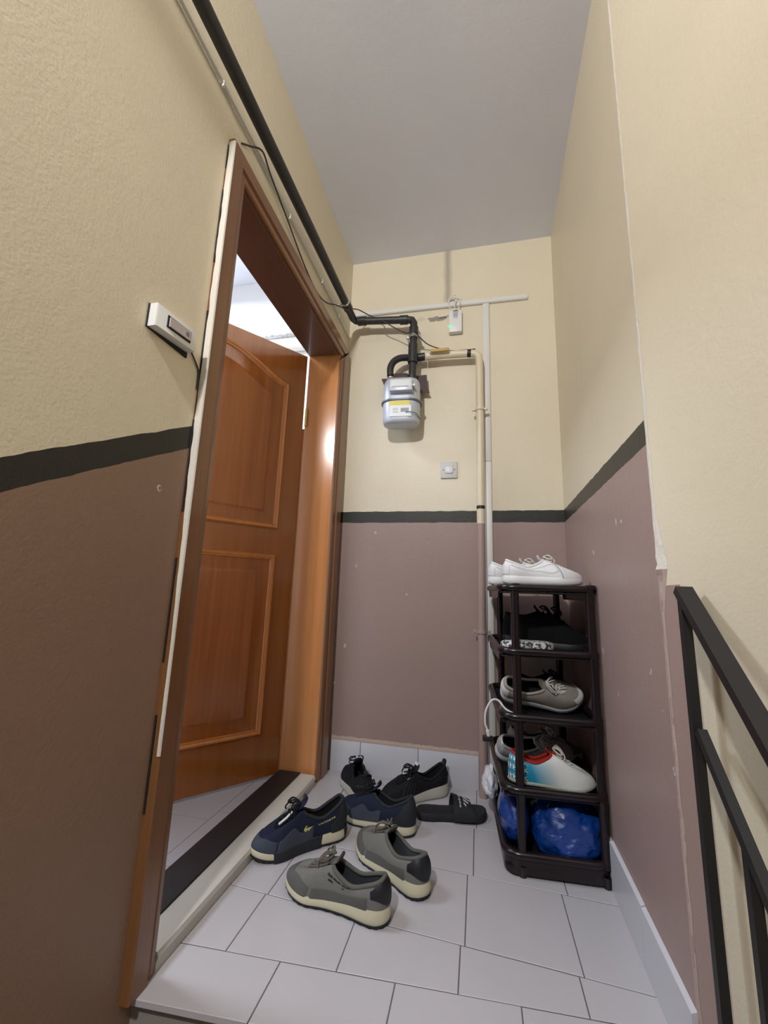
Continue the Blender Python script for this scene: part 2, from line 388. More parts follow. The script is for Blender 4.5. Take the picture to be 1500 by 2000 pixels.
# the leaf
hx, hy = -.1535, -.178; u = Vector((-.612, -.791, 0)).normalized(); nf = Vector((-u.y, u.x, 0)); nf = nf if nf.x > 0 else -nf   # faces the landing
LW, LT, Z0, Z1 = .885, .04, .030, 1.992
def lp(a, z, d=0): return Vector((hx, hy, 0))+u*(a+.006)+nf*d+Vector((0, 0, z))
def lbox(bb, a0, a1, z0, z1, d0, d1):
    P = [lp(a0, z0, d0), lp(a1, z0, d0), lp(a1, z0, d1), lp(a0, z0, d1)]; bb.prism(P, (0, 0, z1-z0))
leaf = None
b = MB(off); lbox(b, 0, LW, Z0, Z1, -LT, 0); leaf = part(b, 'leaf', W_leaf, door)
A0, A1 = .088, .80
def arch(a):    # arched head of the upper panel
    tt = (a-A0)/(A1-A0); s = math.sin(math.pi*min(1, max(0, tt))); return 1.803+.115*(s**1.35)
def upper_outline(ins, n=40):
    P = [(A0+ins, 1.077+ins), (A1-ins, 1.077+ins)]
    for i in range(n+1):
        a = A1-ins-(A1-A0-2*ins)*i/n; P.append((a, arch(A0+(a-A0-ins)/(A1-A0-2*ins)*(A1-A0))-ins))
    return P
def lower_outline(ins): return [(A0+ins, .200+ins), (A1-ins, .200+ins), (A1-ins, .962-ins), (A0+ins, .962-ins)]
for fn in (upper_outline, lower_outline):
    bb = MB(off); prof = [(0, .0), (.002, .008), (.008, .013), (.013, .012), (.018, .007), (.022, .0075), (.026, .001)]
    bb.rings([[lp(a, z, d) for a, z in fn(i)] for i, d in prof], False, False); part(bb, 'molding', W_mold, leaf)
    bb = MB(off); bb.rings([[lp(a, z, d) for a, z in fn(i)] for i, d in ((.026, .0004), (.072, .0006), (.080, .0045), (.088, .0045))], False, True); part(bb, 'panel', W_panel, leaf)
bb = MB(off)
for z in (1.66,): 
    bb.tube([(-.1445, -.178, z-.045), (-.1445, -.178, z+.045)], .006, 10)
    bb.tube([(-.1445, -.178, z+.045), (-.1445, -.178, z+.054)], lambda t: .005-.003*t, 8)
part(bb, 'hinge', M_brass, door)
# threshold
b = MB(); P = [(.014, .0), (.014, .018), (.018, .028), (.014, .038), (.004, .041), (-.051, .041), (-.051, .0)]
b.rings([[(x, YD0+.003, z) for x, z in P], [(x, YD1-.034, z) for x, z in P]]); b.build('trim_1', M_marble, kind='structure')
b = MB(); b.box((-.150, YD0+.003, .0), (-.0515, YD1-.034, .046), .003); b.build('trim_6', M_sillwood, kind='structure')

# ================================================================== fixtures on the walls
# black gas pipe along the door wall
PX, PZ = .052, 2.236
loc = (.0, -.12, PZ); t = thing('gas_pipe', loc, 'thick black gas pipe running above the door and across to the meter', 'pipe')
def elbow(p0, c, p1, n=8): return [Vector(p0).lerp(Vector(c), k/n).lerp(Vector(c).lerp(Vector(p1), k/n), k/n) for k in range(n+1)]
b = MB(loc); pts = [(PX, -2.45, 2.165), (PX, -1.4, 2.198)]+elbow((PX, -.17, 2.240), (PX, -.082, 2.242), (PX+.09, -.082, 2.238)); pts = [(PX, -2.45, 2.165), (PX, -1.4, 2.198), (PX, -.17, 2.240), (PX, -.11, 2.241), (PX+.01, -.088, 2.241), (PX+.03, -.082, 2.240), (.345, -.082, 2.216), (.368, -.082, 2.210), (.378, -.084, 2.190), (.378, -.085, 2.165), (.378, -.10, 1.87)]
b.tube(pts, .0192, 20); b.build('pipe_run', M_blackpipe, t)
for p, q in (((PX, -.235, 2.2385), (PX, -.19, 2.2395)), ((PX+.022, -.082, 2.240), (PX+.065, -.082, 2.238)), ((.305, -.082, 2.219), (.345, -.082, 2.216)), ((.378, -.086, 2.125), (.378, -.085, 2.165)), ((.378, -.098, 1.955), (.378, -.096, 2.06))):
    b = MB(loc); b.tube([p, q], .0238, 20); b.build('coupling', M_blackpipe, t)
b = MB(loc); b.tube([(.378, -.092, 2.098), (.378, -.091, 2.118)], .0225, 20); b.box((.340, -.096, 2.102), (.356, -.076, 2.116), .002); b.box((.400, -.096, 2.102), (.416, -.076, 2.116), .002)
b.tube([(.410, -.10, 2.109), (.410, -.0005, 2.109)], .004, 8); b.tube([(.346, -.10, 2.109), (.346, -.0005, 2.109)], .004, 8); b.build('clamp', M_steel, t)
b = MB(loc); b.tube([(PX, -.252, 2.238), (PX, -.238, 2.2382)], .0225, 20); b.tube([(PX-.02, -.245, 2.225), (.0003, -.245, 2.222)], .004, 8); b.build('clamp', M_steel, t)

# gas meter
mx, my, mz = .329, -.105, 1.615
loc = (mx, my, mz); t = thing('gas_meter', loc, 'grey metal gas meter with a yellow sticker hanging on the back wall', 'gas meter', rotz=R(3))
def stadium(w, d, z, r): return [Vector((p.x, p.y, z)) for p in rrect(-w/2, -d/2, w/2, d/2, r, z, 8)]
b = MB(); b.rings([stadium(.150, .085, 0, .042), stadium(.170, .105, .004, .050), stadium(.178, .114, .014, .054), stadium(.182, .118, .03, .055), stadium(.186, .122, .113, .056)]); b.build('lower_body', M_meter, t, ang=50)
b = MB(); b.rings([stadium(.186, .122, .117, .056), stadium(.183, .12, .20, .055), stadium(.178, .115, .222, .054), stadium(.165, .10, .234, .048), stadium(.12, .06, .238, .028)]); b.build('upper_body', M_meter, t, ang=50)
b = MB(); b.rings([stadium(.186, .122, .110, .056), stadium(.200, .136, .110, .062), stadium(.202, .138, .1135, .062), stadium(.200, .136, .118, .062), stadium(.186, .122, .118, .056)], False, False); b.build('flange', M_meterdark, t)
b = MB(); b.box((-.050, -.092, .145), (.062, -.05, .205), .004); idx = b.build('index_box', M_meter, t)
b = MB(); b.box((-.045, -.0935, .160), (.055, -.0915, .201), .0006); b.build('index_window', M_label, idx)
b = MB()
for i in range(9): b.box((-.036+.009*i, -.0940, .1628), (-.030+.009*i, -.0932, .1668))
b.build('index_digits', M_ink, idx)
b = MB(); b.tube([(.068, -.09, .172), (.068, -.052, .172)], .006, 10); b.build('seal', M_white, t)
b = MB(); b.box((-.05, -.0622, .083), (.048, -.0606, .106)); st = b.build('sticker', M_yellow, t); st['label'] = 'yellow sticker on the meter front'
b = MB(); b.box((-.05, -.0621, .026), (.055, -.0606, .083)); ws = b.build('sticker', M_label, t); ws['label'] = 'white data sticker on the meter front'
b = MB()
for i in range(12): b.box((.004+.0032*i, -.0626, .048), (.0055+.0032*i+.0008*(i % 3), -.0619, .068))
for k in range(4): b.box((-.034, -.0626, .046+.007*k), (-.006-.005*(k % 2), -.0619, .0475+.007*k))
b.build('sticker_print', M_ink, ws)
b = MB(); b.tube([(-.060, -.005, .232), (-.060, -.005, .262)], .017, 12); b.tube([(-.060, -.005, .244), (-.060, -.005, .254)], .021, 6); b.build('inlet_nut', M_steel, t)
b = MB(); b.tube([(.049, .005, .232), (.049, .005, .268)], .024, 16); b.build('outlet_nut', M_blackpipe, t)
b = MB(); b.prism([(-.108, .055, .29), (.118, .055, .30), (.124, .055, .225), (.135, .055, .20), (-.095, .055, .215)], (0, .004, 0)); b.box((-.05, -.01, .236), (.03, .05, .285), .012); b.build('wall_bracket', M_brown, t)
b = MB(); b.prism([(-.116, .045, .285), (-.075, .045, .285), (-.075, .045, .225), (-.092, .045, .225)], (0, .004, 0)); b.build('bracket_ear', M_brown, t)
b = MB(); b.tube([(.085, .02, .04), (.03, -.0625, .045), (.075, -.058, .042), (.092, -.01, .03)], .0016, 6, 6); b.build('seal_wire', M_tape, t)

# pale outlet pipe
loc = (.708, -.06, 0); t = thing('outlet_pipe', loc, 'narrow cream pipe leaving the meter and dropping to the floor beside the trunking', 'pipe')
b = MB(loc); b.tube([(.268, -.11, 1.885), (.266, -.108, 1.93), (.278, -.098, 1.97), (.305, -.085, 1.996), (.335, -.072, 2.005), (.352, -.066, 2.006)], .0172, 16, 4); s_ = b.build('hose_bend', M_blackpipe, t); s_['label'] = 'black elbow hose at the meter inlet'
b = MB(loc); b.tube([(.345, -.060, 2.006), (.435, -.060, 2.008)], .0205, 16); s_ = b.build('union', M_blackpipe, t); s_['label'] = 'black union fitting behind the riser'
b = MB(loc); b.tube([(.44, -.060, 2.008), (.50, -.060, 2.008)], lambda q: .021-.004*math.sin(q*9)**2, 16); b.tube([(.47, -.075, 2.008), (.47, -.095, 2.012)], .008, 10); b.build('valve', M_creampipe, t)
b = MB(loc); b.tube([(.5, -.060, 2.008), (.66, -.060, 2.004), (.690, -.060, 2.000), (.704, -.060, 1.985), (.708, -.060, 1.95), (.708, -.060, 1.20), (.708, -.06, 1.135)], .0185, 18); b.build('pipe_run', M_creampipe, t)
b = MB(loc); b.tube([(.708, -.060, 1.1345), (.708, -.060, .0)], .0185, 18); s_ = b.build('pipe_foot', M_mauvepipe, t); s_['label'] = 'lower length painted mauve'
b = MB(loc); b.box((.468, -.106, 2.004), (.562, -.09, 2.022), .006); s_ = b.build('valve_handle', M_handle, t); s_['label'] = 'worn yellow valve handle'
b = MB(loc); b.tube([(.650, -.060, 2.0045), (.668, -.060, 2.003)], .0195, 18); b.build('tape_band', M_tape, t)
b = MB(loc); b.tube([(.708, -.060, 1.204), (.708, -.060, 1.219)], .0195, 18); b.build('tape_band', M_tape, t)
for z, m in ((1.70, M_creampipe), (.655, M_mauvepipe)):
    b = MB(loc); b.tube([(.708, -.060, z-.008), (.708, -.060, z+.008)], .023, 18); b.box((.672, -.066, z-.007), (.688, -.054, z+.007), .002); b.box((.728, -.066, z-.007), (.746, -.054, z+.007), .002); b.tube([(.708, -.04, z), (.708, -.0003, z)], .005, 8); b.build('clamp', m, t)

# white trunking
loc = (.5, 0, 2.33); t = thing('cable_trunking', loc, 'long white cable trunking running level under the ceiling of the back wall', 'trunking')
b = MB(loc); P0, P1 = Vector((.017, 0, 2.322)), Vector((.953, 0, 2.313))
b.prism([(P0.x, -.0005, P0.z), (P1.x, -.0005, P1.z), (P1.x, -.0005, P1.z+.028), (P0.x, -.0005, P0.z+.028)], (0, -.0115, 0)); b.build('channel', M_trunk, t)
b = MB(loc); b.prism([(P0.x, -.012, P0.z+.003), (P1.x, -.012, P1.z+.003), (P1.x, -.012, P1.z+.025), (P0.x, -.012, P0.z+.025)], (0, -.003, 0)); b.build('cover', M_trunk, t)
loc = (.744, 0, 0); t = thing('cable_trunking', loc, 'upright white cable trunking dropping down the back wall behind the shoe rack', 'trunking')
b = MB(loc)
for z0, z1 in ((1.4505, 2.313), (.0, 1.449)): b.box((.727, -.0115, z0), (.761, -.0005, z1), .001)
b.build('channel', M_trunk, t)
b = MB(loc)
for z0, z1 in ((1.4505, 2.312), (.0, 1.449)): b.box((.7305, -.0145, z0), (.7575, -.012, z1), .001)
b.build('cover', M_trunk, t)

# gas alarm
loc = (.587, -.0, 2.155); t = thing('gas_alarm', loc, 'small white gas alarm box with a green light', 'alarm')
b = MB(loc); b.box((.554, -.030, 2.155), (.622, -.0005, 2.282), .004); b.build('housing', M_white, t)
b = MB(loc); b.prism([(.572, -.0300, 2.280), (.606, -.0300, 2.280), (.600, -.0300, 2.232), (.578, -.0300, 2.232)], (0, -.002, 0)); gv = b.build('sensor_cover', M_grey, t)
b = MB(loc)
for i in range(4): b.box((.578, -.0325, 2.262-.007*i), (.600, -.0318, 2.2645-.007*i))
b.build('sensor_slots', M_ink, gv)
b = MB(loc); b.box((.578, -.0326, 2.272), (.601, -.0319, 2.277)); b.build('sensor_print', M_tape, gv)
b = MB(loc); b.tube([(.5535, -.0302, 2.187), (.5535, -.0335, 2.187)], .0035, 10); b.tube([(.5635, -.0302, 2.187), (.5635, -.0335, 2.187)], .0035, 10); b.build('indicator_light', M_led, t)
for k, pts in enumerate([[(.566, -.018, 2.281), (.556, -.03, 2.31), (.552, -.028, 2.345), (.566, -.022, 2.368), (.585, -.016, 2.352)], [(.60, -.018, 2.281), (.61, -.032, 2.31), (.605, -.03, 2.35), (.585, -.026, 2.375), (.562, -.02, 2.36)], [(.590, -.018, 2.281), (.585, -.03, 2.315), (.60, -.028, 2.35), (.625, -.02, 2.345)], [(.558, -.012, 2.275), (.535, -.012, 2.268), (.50, -.006, 2.266)]]):
    b = MB(loc); b.tube(pts, .0028, 8, 6); b.build('cable', M_whitewire, t)

# light switch
loc = (.557, 0, 1.372); t = thing('light_switch', loc, 'square grey light switch on the back wall above the black band', 'light switch')
b = MB(loc); b.box((.5165, -.009, 1.372), (.5975, -.0005, 1.456), .002); b.build('plate', M_grey, t)
b = MB(loc); b.rings([[(p.x, y, p.y) for p in rrect(.538+i, 1.396+i, .577-i, 1.434-i, .008, 0)] for i, y in ((-.0015, -.0088), (-.0015, -.0104), (-.0005, -.0104), (-.0005, -.0088))], False, False); b.build('rocker_frame', M_ink, t)
b = MB(loc); b.rings([[(p.x, y, p.y) for p in rrect(.538+i, 1.396+i, .577-i, 1.434-i, .008, 0)] for i, y in ((0, -.0088), (0, -.0118), (.002, -.0130))], False, True); b.build('rocker', M_white, t)
for x in (.530, .585):
    b = MB(loc); b.tube([(x, -.0092, 1.414), (x, -.0100, 1.414)], .0028, 10); b.build('screw', M_tape, t)

# doorbell
loc = (0, -1.268, 1.385); t = thing('doorbell', loc, 'white doorbell button box beside the door frame', 'doorbell')
b = MB(loc); b.box((.0005, -1.334, 1.357), (.004, -1.206, 1.412)); b.build('back_plate', M_dark, t)
b = MB(loc); b.rings([[(x, y, z) for y, z in ((-1.332+i, 1.358+i*.4), (-1.207-i*.3, 1.370+i*.3), (-1.207-i*.3, 1.424-i*.3), (-1.332+i, 1.412-i*.4))] for x, i in ((.004, 0), (.022, 0), (.0245, .004))]); b.build('housing', M_white, t)
b = MB(loc); P = [(-1.302, 1.374), (-1.226, 1.381), (-1.226, 1.410), (-1.302, 1.403)]
b.prism([(.0244, y, z) for y, z in P], (.0015, 0, 0)); b.build('button_frame', M_dark, t)
b = MB(loc); P = [(-1.297, 1.378), (-1.230, 1.385), (-1.230, 1.407), (-1.297, 1.400)]
b.prism([(.0258, y, z) for y, z in P], (.003, 0, 0)); bt = b.build('button', simple('button_pinkish', (196, 186, 184), .4), t)
b = MB(loc); b.tube([(.0288, -1.241, 1.395), (.0292, -1.241, 1.395)], .006, 10); b.build('button_mark', M_ink, bt)
b = MB(); b.tube([(.004, -1.203, 1.388), (.005, -1.185, 1.372), (.004, -1.168, 1.358), (.003, -1.158, 1.345), (.003, -1.156, 1.30)], .0022, 6, 5)
tag(b.build('doorbell_wire', M_wire), 'short dark wire from the doorbell to the door frame', 'wire')

# wires along the pipe
b = MB(); b.tube([(.006, -2.45, 2.165), (.006, -1.373, 2.196), (.006, -1.05, 2.203), (.006, -.3, 2.203), (.006, -.14, 2.19), (.006, -.02, 2.19)], .0042, 8)
t = tag(b.build('white_cable', M_whitewire), 'white cable clipped under the black pipe above the door', 'cable')
for y, z in ((-1.21, 2.200), (-.78, 2.203), (-.44, 2.203), (-.2, 2.198)):
    b = MB(); b.box((.0004, y-.004, z-.012), (.011, y+.004, z+.007), .002); b.build('clip', M_white, t)
b = MB(); b.tube([(.004, -1.10, 2.135), (.012, -1.07, 2.16), (.03, -1.03, 2.186), (.022, -.96, 2.180), (.012, -.8, 2.158), (.008, -.62, 2.115), (.008, -.48, 2.105), (.012, -.38, 2.135), (.022, -.29, 2.19), (.055, -.235, 2.205), (.085, -.14, 2.268), (.13, -.05, 2.29), (.19, -.045, 2.265), (.205, -.055, 2.235), (.215, -.112, 2.205), (.28, -.10, 2.165), (.34, -.10, 2.128), (.39, -.122, 2.11), (.45, -.045, 2.085), (.56, -.035, 2.045), (.64, -.045, 2.035), (.672, -.058, 2.026), (.688, -.07, 2.02)], .0028, 8, 6)
tag(b.build('dark_wire', M_wire), 'thin dark wire drooping over the door and across to the cream pipe', 'wire')

# stair railing
loc = (1.046, -1.16, -.17); t = thing('stair_railing', loc, 'black metal stair railing in front of the yellow stairwell wall', 'railing')
def flat(bb, a, c, w, h):
    a, c = Vector(a), Vector(c); dd = (c-a).normalized(); n1 = Vector((1, 0, 0)); n2 = dd.cross(n1).normalized()
    bb.rings([[p+n1*sx*w/2+n2*sz*h/2 for sx, sz in ((-1, -1), (1, -1), (1, 1), (-1, 1))] for p in (a, c)])
b = MB(loc); flat(b, (1.050, -1.144, .836), (1.050, -2.2, -.215), .027, .016); b.build('handrail', M_blackmetal, t)
b = MB(loc); flat(b, (1.047, -1.165, .607), (1.047, -2.2, -.56), .014, .015); b.build('lower_rail', M_blackmetal, t)
b = MB(loc); b.box((1.039, -1.159, -.169), (1.053, -1.145, .830)); b.build('post', M_blackmetal, t)
for y, zt in ((-1.268, .487), (-1.40, .335), (-1.55, .165), (-1.7, .0)):
    b = MB(loc); b.box((1.040, y-.0065, -.17*int((-y-1.112)/.3+1)+.0005), (1.053, y+.0065, zt)); b.build('post', M_blackmetal, t)
#END_FIXTURES

# ================================================================== shoes
SHOE_KEYS = 16
def shoe_fn(L, w=1.0, zs=1.0, heel=.33, ankle=.225, throat=.325, vamp=.205, vx=.21, soleh=.115, solef=.075, spring=.05, toew=1.0, boxy=.0, tx=.0):
    """Returns P(s, v): the outer surface of a shoe; s runs heel > right side > toe > left side, v from sole to rim."""
    base = [(-.5, 0), (-.465, -.078), (-.36, -.116), (-.15, -.122), (.05, -.148), (.22, -.170*toew), (.36, -.138*toew), (.455, -.07*toew), (.495, .012), (.46, .088*toew), (.36, .140*toew), (.22, .156*toew), (.05, .118), (-.15, .102), (-.36, .110), (-.465, .078)]
    def zt(x):
        f = min(1, max(0, (x+.5)/.75)); z = soleh+(solef-soleh)*f*f*(3-2*f)
        if x > .2: z += spring*((x-.2)/.3)**2
        return z
    def zb(x): return spring*max(0, (x-.2)/.3)**2 if x > .2 else (.012*max(0, (-x-.42)/.08) if x < -.42 else 0)
    rim = [(-.452, 0, heel), (-.435, -.052, heel-.01), (-.345, -.079, (heel+ankle)/2), (-.19, -.085, ankle), (-.04, -.070, (ankle+throat)/2+.01), (.02, -.046, throat), (.10, -.038, throat*.55+vamp*.45), (.17, -.030, throat*.2+vamp*.8), (vx, .004, vamp)]
    rim += [(rim[16-i][0], -rim[16-i][1]+.006, rim[16-i][2]) for i in range(9, 16)]
    def per(K, s):
        s = (s % 1)*16; i = int(s); t = s-i; a, b_, c, d = (K[(i+k-1) % 16] for k in range(4)); o = []
        for A, B, C_, D in zip(a, b_, c, d): o.append(.5*(2*B+(C_-A)*t+(2*A-5*B+4*C_-D)*t*t+(3*B-A-3*C_+D)*t**3))
        return o
    def P(s, v):
        bx, by = per(base, s); rx, ry, rz = per(rim, s); by *= w; ry *= w; z0 = zt(bx)-.008
        a = min(v, 1)*math.pi/2; hx = 1-math.cos(a)**(1.0+boxy); hz = math.sin(a)**(1.0-boxy*.35)
        side = max(0, 1-abs(abs(s % 1-.5)-.5)/.34) if False else 0
        frontness = max(0, min(1, (bx-.05)/.35))
        lin_ = v; hx = hx*(.35+.65*frontness)+lin_*(.65-.65*frontness); hz = hz*(.55+.45*frontness)+lin_*(.45-.45*frontness)
        bulge = .018*math.sin(math.pi*min(1, v))*(1-frontness)
        nx, ny = (bx-rx), (by-ry); q = math.hypot(nx, ny) or 1
        return Vector((bx+(rx-bx)*hx+nx/q*bulge, by+(ry-by)*hx+ny/q*bulge, (z0+(rz-z0)*hz)*zs))*L
    P.base = lambda s: per(base, s); P.rim = lambda s: per(rim, s); P.zt = zt; P.zb = zb; P.L = L; P.w = w; P.zs = zs
    return P
def sN(P, s, v):
    e = .004; a = P(s+e, v)-P(s-e, v); v1, v0 = min(1, v+e), max(0, v-e); c = P(s, v1)-P(s, v0); n = a.cross(c)
    n = n.normalized() if n.length > 1e-9 else Vector((0, 0, 1)); r = P(s, v)-Vector((0, 0, P.L*.1)); 
    return n if n.dot(Vector((r.x*.3, r.y, r.z))) > 0 or n.z > .6 else -n
def surf(P, s, v, off=0): return P(s, v)+sN(P, s, v)*off
def patch(P, s0, s1, vlo, vhi, off, name, mat, par, ns=30, nv=8):
    """a raised panel on the shoe between two height curves; vlo/vhi are lists of (fraction along, v)"""
    def cv(K, t):
        for (a, x), (b_, y) in zip(K, K[1:]):
            if t <= b_: f = (t-a)/(b_-a); f = f*f*(3-2*f); return x+(y-x)*f
        return K[-1][1]
    bb = MB(); G = []
    for i in range(ns+1):
        t = i/ns; s = s0+(s1-s0)*t; lo, hi = cv(vlo, t), cv(vhi, t); row = []
        edge = i in (0, ns)
        for j in range(-1, nv+2):
            v = lo+(hi-lo)*min(1, max(0, j/nv)); o = -.001 if (j < 0 or j > nv or edge) else off
            row.append(surf(P, s, min(1, max(0, v)), o*1.0))
        G.append(row)
    bb.grid(G); return bb.build(name, mat, par, ang=60)
def sneaker(name, loc, yaw, L, mats, label, group, prm=None, tilt=(0, 0), panels=(), laces=5, tongue=(.40, .055), mirror=False, sole_out=.010, pull=False, cat='sneaker', lace_loose=False, heeltab=None, foxing=None, collar_r=.018):
    P0 = shoe_fn(L, **(prm or {}))
    if mirror:
        P = lambda s, v: (lambda q: Vector((q.x, -q.y, q.z)))(P0(-s, v))
        P.base = lambda s: (lambda q: [q[0], -q[1]])(P0.base(-s)); P.rim = lambda s: (lambda q: [q[0], -q[1], q[2]])(P0.rim(-s)); P.zt = P0.zt; P.zb = P0.zb; P.L = L; P.w = P0.w; P.zs = P0.zs
    else: P = P0
    t = thing(name, loc, label, cat, group); t.rotation_euler = (R(tilt[0]), R(tilt[1]), yaw)
    N = 96; zs = P.zs
    # sole
    bb = MB(); prof = [(-.022, 0, 0), (-.004, 0, .06), (sole_out*.8, 0, .22), (sole_out*1.3, 0, .5), (sole_out*.7, 0, .85), (sole_out*.2, 0, 1.0), (-.02, 0, 1.0)]
    RR = []
    for o, _, f in prof:
        ring = []
        for i in range(N):
            s = i/N; x, y = P.base(s); xa, ya = P.base(s-.01); xb, yb = P.base(s+.01); n = Vector((yb-ya, -(xb-xa), 0)).normalized()
            if n.dot(Vector((x, y, 0))) < 0: n = -n
            px, py = x+n.x*o, y*P.w+n.y*o; ring.append(Vector((px, py, (P.zb(x)+(P.zt(x)-P.zb(x))*f)*zs))*L)
        RR.append(ring)
    bb.rings(RR); sole = bb.build('sole', mats['sole'], t, ang=50)
    if 'outsole' in mats:
        bb = MB(); R2 = []
        for o, f in ((-.03, -.012), (.002, -.012), (.008, .03), (.012, .10), (-.01, .12)):
            R2.append([])
            for i in range(N):
                s = i/N; x, y = P.base(s); xa, ya = P.base(s-.01); xb, yb = P.base(s+.01); n = Vector((yb-ya, -(xb-xa), 0)).normalized()
                if n.dot(Vector((x, y, 0))) < 0: n = -n
                ff = f*.6 if f > 0 else f
                wob = .004*math.sin(i*math.pi/1.5) if 0 < o < .011 else 0
                R2[-1].append(Vector((x+n.x*(o+wob), y*P.w+n.y*(o+wob), (P.zb(x)+ff*.35+.004)*zs))*L)
        bb.rings(R2); bb.build('outsole', mats['outsole'], t, ang=50)
    # upper
    bb = MB(); nv = 16; bb.grid([[P(i/N, j/nv) for j in range(nv+1)] for i in range(N)], cu=True); up = bb.build('upper', mats['upper'], t, ang=70)
    # lining
    bb = MB(); G = []
    for i in range(N):
        s = i/N; x, y = P.base(s); rx, ry, rz = P.rim(s); r = P(s, 1); c = Vector((min(rx, .12)*.9-.01, 0, 0))*L; row = [r]
        for k, (f, z) in enumerate(((.12, .0), (.16, -.03), (.10, -.3), (.02, -.75))):
            bx_ = min(x*.9, .16); q = Vector((bx_, y*P.w*.80, 0))*L; g = max(0, (k-1)/2); p2 = Vector((r.x, r.y, 0))*(1-g)+q*g
            p2 = p2*(1-f*.6)+Vector((c.x, 0, 0))*f*.6; zz = r.z+(P.zt(x)*zs*L+.004-r.z)*max(0, -z)/.75 if z < 0 else r.z+.001
            row.append(Vector((p2.x, p2.y, zz)))
        G.append(row)
    bb.grid(G, cu=True); k0 = len(bb.v); ring = [G[i][-1] for i in range(N)]; bb.add(ring, [tuple(range(N))]); bb.build('lining', mats['lining'], t, ang=70)
    # padded collar
    bb = MB(); sl = [(.70+.60*i/40) for i in range(41)]; bb.tube([P(s, 1)-Vector((0, 0, .004*L)) for s in sl], collar_r*L, 8); bb.build('collar', mats.get('collar', mats['upper']), t, ang=80)
    # tongue
    zt_, tw = tongue; vx = P.rim(.5)
    path = spline([(vx[0]+.02, 0, vx[2]-.012), (vx[0]-.07, 0, vx[2]+.045), (.06, 0, (vx[2]+zt_)/2+.02), (-.01, 0, zt_-.05), (-.045, 0, zt_)], 5)
    bb = MB(); RR = []
    for i, p in enumerate(path):
        f = i/(len(path)-1); hw = tw*(.75+.35*f)*(1 if f < .95 else .8); RR.append([Vector((p.x+dx, yy*hw, p.z*zs-abs(yy)**2*.02+dz))*L for yy, dx, dz in ((-1, 0, 0), (-.6, 0, .006), (0, 0, .010), (.6, 0, .006), (1, 0, 0), (.6, -.010, -.016), (0, -.012, -.014), (-.6, -.010, -.016))])
    bb.rings(RR); tg = bb.build('tongue', mats.get('tongue', mats['upper']), t, ang=70)
    if 'tab' in mats:
        bb = MB(); a = [Vector(p)*L for p in ((path[-1].x+.005, 0, path[-1].z*zs+.006), (path[-5].x, 0, path[-5].z*zs+.014))]; h = tw*.75*L; n = Vector((.006, 0, .006))*L
        bb.prism([a[0]+Vector((0, -h, 0)), a[0]+Vector((0, h, 0)), a[1]+Vector((0, h*.8, 0)), a[1]+Vector((0, -h*.8, 0))], n); bb.build('tongue_label', mats['tab'], tg)
    # laces
    if laces:
        for k in range(laces):
            f = k/max(1, laces-1); sa = .335+.135*f; sb = .335+.135*min(1, f+.16)
            A, B = surf(P, sa, .95, .0045), surf(P, 1-sa, .95, .0045); C_, D = surf(P, sa, .80, .003), surf(P, 1-sa, .80, .003)
            mid = (A+B)/2; fx = (path[-1].x*L-mid.x); zz = mid.z+.022*L
            for q in path:
                if abs(q.x*L-mid.x) < .012*L: zz = max(zz, q.z*zs*L+.024*L)
            bb = MB(); bb.tube([C_, A, A.lerp(B, .25)+Vector((0, 0, (zz-mid.z)*.8)), Vector((mid.x, mid.y, zz)), A.lerp(B, .75)+Vector((0, 0, (zz-mid.z)*.8)), B, D], (.0125*L if not lace_loose else .0115*L), 6, 4, squash=(1.2, 1, .8)); bb.build('lace', mats['lace'], t, ang=80)
        # bow
        top = Vector((.03, 0, zt_*.5+P.rim(.3125)[2]*.55))*L; top.z = max(top.z*zs, (P.rim(.3125)[2]*zs+.05)*L)
        bb = MB()
        for sg in (-1, 1):
            bb.tube([top, top+Vector((.05, sg*.07, .015))*L, top+Vector((.09, sg*.10, -.03))*L, top+Vector((.05, sg*.075, -.035))*L, top+Vector((.0, sg*.02, -.005))*L], .009*L, 6, 5)
            bb.tube([top, top+Vector((.07, sg*.03, .01))*L, top+Vector((.12, sg*.075, -.05))*L, top+Vector((.11, sg*.10, -.09))*L], .008*L, 6, 5)
        bb.build('lace_bow', mats['lace'], t, ang=80)
    if pull:
        h = P(0, 1); bb = MB(); bb.tube([h+Vector((-.004, 0, -.05))*L, h+Vector((-.03, 0, .0))*L, h+Vector((-.035, 0, .045))*L, h+Vector((-.005, 0, .05))*L, h+Vector((.012, 0, -.01))*L], .010*L, 6, 4, squash=(1, 2.4, 1)); bb.build('pull_tab', mats.get('pull', mats['upper']), t, ang=80)
    for (nm, s0, s1, vlo, vhi, off, m) in panels:
        if isinstance(vlo, (int, float)): vlo = [(0, vlo), (1, vlo)]
        if isinstance(vhi, (int, float)): vhi = [(0, vhi), (1, vhi)]
        patch(P, s0, s1, vlo, vhi, off*L/.29, nm, mats[m], t)
    t['_p'] = 0; del t['_p']
    return t, P, up
def sole_band(P, s0, s1, f0, f1, out, name, mat, par, n=24):
    bb = MB(); G = []
    for i in range(n+1):
        s = s0+(s1-s0)*i/n; x, y = P.base(s); xa, ya = P.base(s-.01); xb, yb = P.base(s+.01); nn = Vector((yb-ya, -(xb-xa), 0)).normalized()
        if nn.dot(Vector((x, y, 0))) < 0: nn = -nn
        row = []
        for k, (f, o) in enumerate(((f0, .0), (f0, out), ((f0+f1)/2, out*1.2), (f1, out), (f1, 0))):
            if i in (0, n): o = 0
            row.append(Vector((x+nn.x*o, y*P.w+nn.y*o, (P.zb(x)+(P.zt(x)-P.zb(x))*f)*P.zs))*P.L)
        G.append(row)
    bb.grid(G); return bb.build(name, mat, par)
